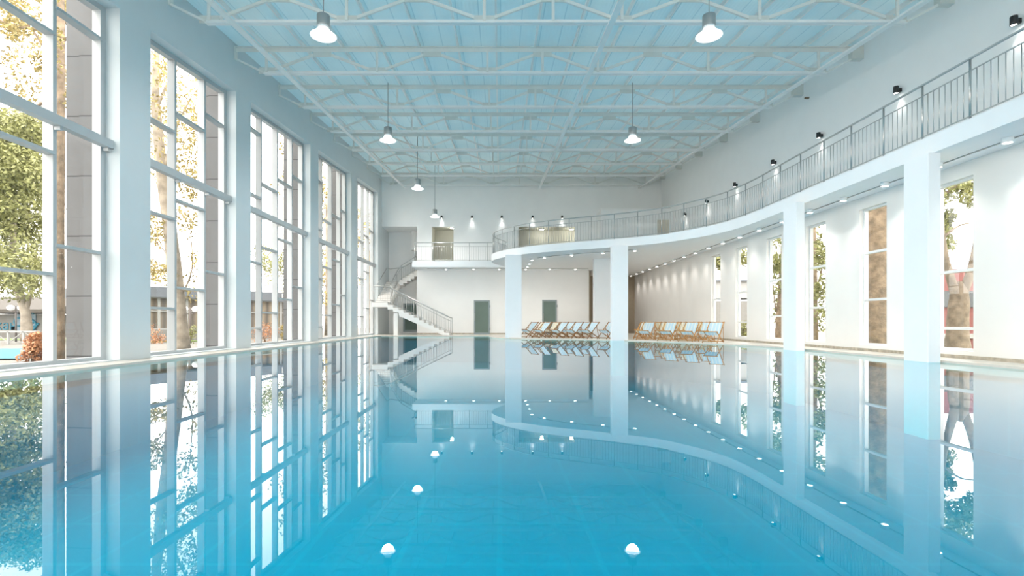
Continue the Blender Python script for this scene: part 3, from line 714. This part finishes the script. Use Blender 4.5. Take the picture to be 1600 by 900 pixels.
def tree(label, trunk, radii, branches, clouds, n, size, spread, bark='bark', leaf='leaf_yellow', name='tree', cat='tree', grp='trees outside'):
    t = thing(name, label, cat, trunk[0], grp)
    tp = crom(trunk, 4); rr = []
    for i in range(len(tp)):
        s = i/(len(tp)-1)*(len(radii)-1); j = min(int(s), len(radii)-2); rr.append(radii[j]+(radii[j+1]-radii[j])*(s-j))
    obj('trunk', MB().tube(tp, rr, 14, jit=.04), bark, t)
    for pts, r in branches:
        q = crom(pts, 4); obj('branch', MB().tube(q, [r*(1-.75*i/(len(q)-1)) for i in range(len(q))], 8), bark, t)
    if n:
        b = MB(); leaf_cloud(b, clouds, n, size, spread); obj('foliage', b, leaf, t)
    return t
def V3(px, py, Y): return at(px, py, Y)
def rbranches(base, n, L, r, up=.5):
    out = []
    for k in range(n):
        a = random.uniform(0, 2*PI); d = Vector((math.cos(a),math.sin(a),up*random.uniform(.3,1.6))).normalized(); p = Vector(base)+Vector((0,0,random.uniform(-1.2,1.2)))
        q = p+d*L*.5+Vector((0,0,random.uniform(-.1,.3))); out.append(([tuple(p), tuple(q), tuple(p+d*L+Vector((random.uniform(-.4,.4),random.uniform(-.4,.4),random.uniform(-.3,.5))))], r))
    return out
# slim brown trunk close behind the first window
Yt = 15.2
br = rbranches(V3(88,40,Yt), 5, 2.6, .06)+[([V3(86,150,Yt), V3(40,170,Yt), V3(0,140,Yt)], .05), ([V3(88,110,Yt), V3(60,60,Yt), V3(20,10,Yt)], .06)]
cl = [V3(random.uniform(-60,100),random.uniform(-120,170),Yt+random.uniform(-1.5,3))+(random.uniform(.25,.6),) for _ in range(60)]
tree('slim brown tree trunk close behind the nearest left window', [V3(90,572,Yt),V3(90,400,Yt),V3(92,200,Yt),V3(94,60,Yt),V3(92,-120,Yt)], [.18,.16,.15,.12,.07], br, cl, 9500, .06, .5)
# broad green tree by the outdoor pool
Yt = 29
cl = [V3(random.uniform(-60,60),random.uniform(190,440),Yt+random.uniform(-2,3))+(random.uniform(.9,1.6),) for _ in range(80)]
tree('broad green leafy tree behind the twin globe street lamp', [V3(42,533,Yt),V3(40,490,Yt),V3(30,455,Yt),V3(20,400,Yt),V3(25,300,Yt)], [.30,.23,.2,.15,.08], [([V3(39,490,Yt),V3(50,450,Yt),V3(58,400,Yt)],.14),([V3(32,462,Yt),V3(5,430,Yt),V3(-20,380,Yt)],.13)], cl, 42000, .105, 1.3, bark='bark_pale', leaf='leaf_green')
# pale leaning trunk behind the second window
Yt = 21.5
cl = [V3(random.uniform(225,360),random.uniform(60,300),Yt+random.uniform(-2,2))+(random.uniform(.5,1.0),) for _ in range(44)]+[V3(random.uniform(232,320),random.uniform(330,450),Yt+random.uniform(-1,1))+(random.uniform(.4,.8),) for _ in range(10)]
tree('pale leaning tree trunk with sparse yellow leaves behind the second left window', [V3(281,549,Yt),V3(279,500,Yt),V3(268,380,Yt),V3(252,260,Yt),V3(243,150,Yt),V3(246,60,Yt)], [.42,.33,.26,.22,.16,.08], [([V3(255,270,Yt),V3(275,200,Yt),V3(300,150,Yt)],.09),([V3(245,170,Yt),V3(262,130,Yt),V3(285,100,Yt)],.07),([V3(275,440,Yt),V3(262,400,Yt),V3(236,370,Yt)],.05),([V3(279,470,Yt),V3(300,420,Yt),V3(296,340,Yt)],.05)], cl, 8500, .075, .5, bark='bark_pale')
for (px, Y, l, y0, y1, lf) in ((512,46,'slim tree with yellow leaves behind the fourth left window',300,470,'leaf_yellow'),(430,52,'distant pale green tree above the restaurant roof behind the third window',395,450,'leaf_green'),(474,36,'slim leafy tree behind the far end of the third window',200,330,'leaf_yellow'),(575,58,'distant yellow tree behind the farthest left window',330,470,'leaf_yellow')):
    cl = [V3(px+random.uniform(-28,28),random.uniform(y0,y1),Y+random.uniform(-2,2))+(random.uniform(.6,1.2),) for _ in range(16)]
    yb_ = CY+1.16*F/Y
    tree(l, [V3(px,yb_,Y),V3(px+1,(yb_+y0)/2,Y),V3(px-2,y0,Y)], [.3,.25,.1], rbranches(V3(px,(y0+y1)/2,Y),3,1.8,.08), cl, 2400, .12, .9, bark='bark_pale', leaf=lf)
# trees outside the right wall
Yt = 17.9
tree('huge rough brown tree trunk filling the second right wall window', [V3(1370,555,Yt),V3(1369,480,Yt),V3(1369,350,Yt),V3(1371,200,Yt),V3(1376,60,Yt)], [.72,.60,.56,.54,.46], rbranches(V3(1373,150,Yt),3,3,.14), [V3(random.uniform(1330,1400),random.uniform(40,180),Yt)+(1.2,) for _ in range(8)], 800, .14, 1, bark='bark', leaf='leaf_green')
Yt = 14.2
cl = [V3(random.uniform(1450,1545),random.uniform(262,318),Yt+random.uniform(-.5,1.5))+(.35,) for _ in range(20)]+[V3(random.uniform(1468,1480),random.uniform(330,400),Yt+1)+(.25,) for _ in range(8)]
tree('forked pale trunk with green leaves behind the nearest right wall window', [V3(1495,560,Yt),V3(1496,520,Yt),V3(1498,480,Yt),V3(1499,456,Yt),V3(1500,440,Yt)], [.33,.25,.23,.2,.05], [([V3(1497,470,Yt),V3(1484,430,Yt),V3(1474,380,Yt),V3(1466,280,Yt)],.13),([V3(1499,470,Yt),V3(1518,420,Yt),V3(1530,350,Yt),V3(1545,240,Yt)],.13),([V3(1466,310,Yt),V3(1495,290,Yt),V3(1530,268,Yt)],.05),([V3(1472,372,Yt),V3(1500,352,Yt),V3(1530,348,Yt)],.04)], cl, 3600, .06, .5, bark='bark_mid', leaf='leaf_green')
Yt = 24
cl = [V3(random.uniform(1266,1300),random.uniform(330,510),Yt+random.uniform(-1,1))+(.5,) for _ in range(26)]
tree('slim brown trunk with green leaves behind the third right wall window', [V3(1270,542,Yt),V3(1270,450,Yt),V3(1268,330,Yt),V3(1264,240,Yt)], [.22,.19,.16,.1], [([V3(1270,470,Yt),V3(1282,430,Yt),V3(1292,380,Yt)],.06)], cl, 2600, .09, .5, bark='bark', leaf='leaf_green')
Yt = 27
cl = [V3(random.uniform(1203,1232),random.uniform(350,500),Yt+random.uniform(-1,1))+(.5,) for _ in range(20)]
tree('brown trunk with green leaves behind the right wall window beside the second column', [V3(1219,540,Yt),V3(1218,505,Yt),V3(1222,430,Yt),V3(1226,330,Yt)], [.24,.2,.15,.08], [([V3(1218,500,Yt),V3(1210,470,Yt),V3(1206,420,Yt)],.06)], cl, 2600, .10, .5, bark='bark', leaf='leaf_green')
Yt = 33
cl = [V3(random.uniform(1152,1172),random.uniform(370,410),Yt)+(.5,) for _ in range(6)]+[V3(random.uniform(1110,1128),random.uniform(395,418),Yt)+(.4,) for _ in range(6)]+[V3(random.uniform(1154,1170),random.uniform(506,530),Yt)+(.35,) for _ in range(6)]
tree('leafy green tree behind the two farthest right wall windows', [V3(1142,534,Yt),V3(1141,450,Yt),V3(1140,380,Yt)], [.2,.15,.08], [], cl, 800, .14, .5, bark='bark_pale', leaf='leaf_green')

# shrubs
def shrub(label, px, py, Y, w, h, lf, n=420):
    x, y, z = V3(px, py, Y); z = GZ
    t = thing('shrub', label, 'shrub', (x,y,z), 'shrubs outside')
    for k in range(3): obj('stem', MB().tube([(x+random.uniform(-.1,.1),y,z),(x+random.uniform(-w,w)*.4,y,z+h*.7)], .015, 5), 'bark', t)
    b = MB(); leaf_cloud(b, [(x+random.uniform(-w,w)*.42, y+random.uniform(-w,w)*.3, z+h*random.uniform(.15,.9), w*.3) for _ in range(16)], n, .055, .3); obj('foliage', b, lf, t)
shrub('bushy orange shrub outside at the foot of the nearest left window', 49, 565, 15.2, .58, .82, 'leaf_orange', 1300)
shrub('small orange shrub by the restaurant wall behind the second window', 238, 533, 28, .9, 1.0, 'leaf_orange')
shrub('orange shrub behind the third left window, left one', 414, 537, 30, 1.2, 1.2, 'leaf_orange', 700)
shrub('dull green orange shrub behind the third left window, right one', 444, 536, 30, .55, 1.1, 'leaf_yellow', 500)
shrub('small green shrub beside the pale leaning trunk', 295, 534, 28, .8, 1.0, 'leaf_green', 500)

# twin globe lamps
def street_lamp(label, px, Y, hy):
    x = (px-CX)*Y/F; z = CZ+(CY-hy)*Y/F; t = thing('street_lamp', label, 'street lamp', (x,Y,GZ), 'twin globe street lamps')
    obj('pole', MB().tube([(x,Y,GZ),(x,Y,z+.1)], .05, 8), 'pole_grey', t)
    obj('arm', MB().tube([(x-.32,Y,z-.12),(x-.15,Y,z-.28),(x,Y,z-.2),(x+.15,Y,z-.28),(x+.32,Y,z-.12)], .025, 6), 'pole_grey', t)
    for s in (-1,1): obj('globe', MB().ball((x+s*.32,Y,z), .2, sq=(1,1,.85)), 'globe', t)
street_lamp('twin white globe street lamp beside the outdoor pool', 25, 31, 481)
street_lamp('twin white globe street lamp in front of the restaurant windows', 297, 29, 483)

# white fence with cross braces by the outdoor pool
Yf = 27; t = thing('fence', 'low white fence with diagonal braces beyond the outdoor pool', 'fence', V3(20,538,Yf))
x0, x1 = V3(-60,0,Yf)[0], V3(62,0,Yf)[0]; zt = CZ-(518-CY)*Yf/F
obj('top_rail', MB().bar((x0,Yf,zt),(x1,Yf,zt),.09,.09), 'ext_white', t)
k = 0; x = x1-.05
while x > x0:
    obj('post', MB().bar((x,Yf,GZ),(x,Yf,zt),.09,.09), 'ext_white', t)
    if k % 2 == 0: obj('brace', MB().bar((x,Yf,GZ+.1),(x-.78,Yf,zt),.04,.04), 'ext_white', t)
    else: obj('brace', MB().bar((x,Yf,zt),(x-.78,Yf,GZ+.1),.04,.04), 'ext_white', t)
    x -= .8; k += 1

# grey restaurant with curtained windows
A = Vector((-23.5,29.8,0)); Bq = Vector((-14.5,41.2,0)); d = (Bq-A).normalized(); nrm = Vector((d.y,-d.x,0)); Lr = (Bq-A).length
def rp_(s, o, z): p = A+d*s-nrm*o; return (p.x,p.y,z)
def rbox(mb, s0,s1,o0,o1,z0,z1):
    mb.hexa([rp_(s0,o0,z0),rp_(s1,o0,z0),rp_(s1,o1,z0),rp_(s0,o1,z0)], [rp_(s0,o0,z1),rp_(s1,o0,z1),rp_(s1,o1,z1),rp_(s0,o1,z1)])
t = thing('restaurant_building', 'low grey restaurant building with curtained windows beyond the left glazing', 'building', tuple(A))
b = MB(); rbox(b,0,Lr,0,6,GZ,.42); obj('base_wall', b, 'facade_light', t)
b = MB(); rbox(b,-.2,Lr+.2,-.25,6,2.45,3.1); obj('fascia', b, 'facade_grey', t)
b = MB(); rbox(b,0,Lr,.12,6,.42,2.45); obj('glazing', b, 'curtain', t)
nb_ = 9
for k in range(nb_):
    f = MB(); s0, s1 = Lr*k/nb_, Lr*(k+1)/nb_
    for a in ((s0,s0+.07,.42,2.45),(s1-.07,s1,.42,2.45),(s0+.07,s1-.07,.42,.5),(s0+.07,s1-.07,2.38,2.45),(s0+.07,s1-.07,1.55,1.61)): rbox(f,a[0],a[1],.04,.12,a[2],a[3])
    obj('window_frame', f, 'ext_white', t)
def text(body, size, m, loc, rot, parent, name, ext=.02):
    c = bpy.data.curves.new(name,'FONT'); c.body = body; c.size = size; c.extrude = ext; c.align_x = 'CENTER'; c.align_y = 'CENTER'
    tmp = bpy.data.objects.new(name, c); COL.objects.link(tmp)
    dg = bpy.context.evaluated_depsgraph_get(); me = bpy.data.meshes.new_from_object(tmp.evaluated_get(dg))
    bpy.data.objects.remove(tmp); me.materials.clear(); me.materials.append(M[m])
    o = bpy.data.objects.new(name, me); COL.objects.link(o)
    o.rotation_euler = rot; o.location = Vector(loc)-(wloc(parent) if parent else Vector((0,0,0)))
    if parent: o.parent = parent
    return o
def hit_facade(px):   # where the ray through column px meets the facade line
    k = (px-CX)/F; s = (k*A.y-A.x)/(d.x-k*d.y); return s
s = hit_facade(440); p = rp_(s,-.3,2.78)
text('R', .62, 'letter_white', p, (PI/2,0,math.atan2(d.y,d.x)), t, 'sign_letter')
# pavilion with lettered wall behind the fence
Yp = 40
t = thing('pavilion_building', 'low pavilion with overhanging brown roof and lettered wall beyond the fence', 'building', V3(20,530,Yp))
xa, xb = V3(-80,0,Yp)[0], V3(26,0,Yp)[0]
obj('wall', MB().box(xa,xb+2.6,Yp,Yp+5,GZ,CZ+(CY-491)*Yp/F), 'facade_light', t)
zr = CZ+(CY-489)*Yp/F
b = MB(); b.prism([(xa-1,Yp-1.2,zr),(xa-1,Yp-1.2,zr+.25),(xa-1,Yp+3,zr+1.4),(xa-1,Yp+6,zr+1.4),(xa-1,Yp+6,zr)], (xb-xa+5,0,0)); obj('roof', b, 'roof_brown', t)
b = MB(); x0_ = V3(27,0,Yp)[0]; x1_ = V3(57,0,Yp)[0]; z0_, z1_ = CZ-(518-CY)*Yp/F, CZ+(CY-491)*Yp/F
b.box(x0_,x1_,Yp-.08,Yp,z0_,z1_); pan = obj('mural_panel', b, 'mural', t)
for (px, py, r, a0, a1) in ((31,503,.35,.3,5.2),(50,497,.45,1,5.5),(48,508,.5,-1,2.6),(54,503,.4,2,6)):
    c = V3(px,py,Yp); q = [(c[0]+r*math.cos(a0+(a1-a0)*i/14), Yp-.1, c[2]+r*.9*math.sin(a0+(a1-a0)*i/14)) for i in range(15)]
    obj('swirl', MB().tube(q, .07, 6), 'sign_blue', pan)
p = V3(10,511,Yp); text('кан', 1.0, 'sign_blue', (p[0],Yp-.03,p[2]+.1), (PI/2,0,0), t, 'wall_lettering')
# buildings outside the right wall
Yr = 22; t = thing('red_building', 'red walled building with white band outside the nearest right wall window', 'building', V3(1560,525,Yr))
xa, xb = V3(1440,0,Yr)[0], V3(1640,0,Yr)[0]
obj('wall', MB().box(xa,xb,Yr,Yr+4,GZ,CZ+(CY-420)*Yr/F), 'ext_red', t)
b = MB(); b.box(xa+.6,xb-2.2,Yr-.1,Yr,CZ+(CY-480)*Yr/F,CZ+(CY-455)*Yr/F); obj('window', b, 'win_dark', t)
b = MB(); b.box(xa,xb,Yr-.12,Yr,CZ-(525-CY)*Yr/F-.1,CZ-(525-CY)*Yr/F+.1); obj('plinth_band', b, 'ext_white', t)
Yr = 48; t = thing('grey_building', 'distant grey white building behind the farthest right wall windows', 'building', V3(1140,525,Yr))
xa, xb = V3(1095,0,Yr)[0], V3(1190,0,Yr)[0]
obj('wall', MB().box(xa,xb,Yr,Yr+4,GZ,CZ+(CY-470)*Yr/F), 'facade_light', t)
obj('upper_band', MB().box(xa,xb,Yr-.1,Yr+4,CZ+(CY-466)*Yr/F,CZ+(CY-440)*Yr/F), 'ext_white', t)
b = MB(); b.box(xa-.4,xb+.4,Yr-.4,Yr+4.4,CZ+(CY-440)*Yr/F,CZ+(CY-437)*Yr/F); obj('roof', b, 'facade_grey', t)

# ================================================================== LIGHT + CAMERA
w = bpy.data.worlds.new('overcast_sky'); scene.world = w; w.use_nodes = True; nt = w.node_tree
bg = nt.nodes['Background']; bg.inputs['Color'].default_value = (1,.955,.90,1); bg.inputs['Strength'].default_value = 4.3
cam = bpy.data.cameras.new('camera'); cam.sensor_width = 36; cam.lens = F/1600*36
cam.shift_x = (800-CX)/1600; cam.shift_y = (CY-450)/1600; cam.clip_start = .05; cam.clip_end = 400
co = bpy.data.objects.new('camera', cam); COL.objects.link(co); co.location = (0,0,CZ); co.rotation_euler = (PI/2,0,0)
scene.camera = co
scene.view_settings.view_transform = 'Standard'; scene.view_settings.look = 'None'; scene.view_settings.exposure = .52
scene.cycles.max_bounces = 12; scene.cycles.diffuse_bounces = 5; scene.cycles.transparent_max_bounces = 24; scene.cycles.glossy_bounces = 6
scene.cycles.sample_clamp_indirect = 10
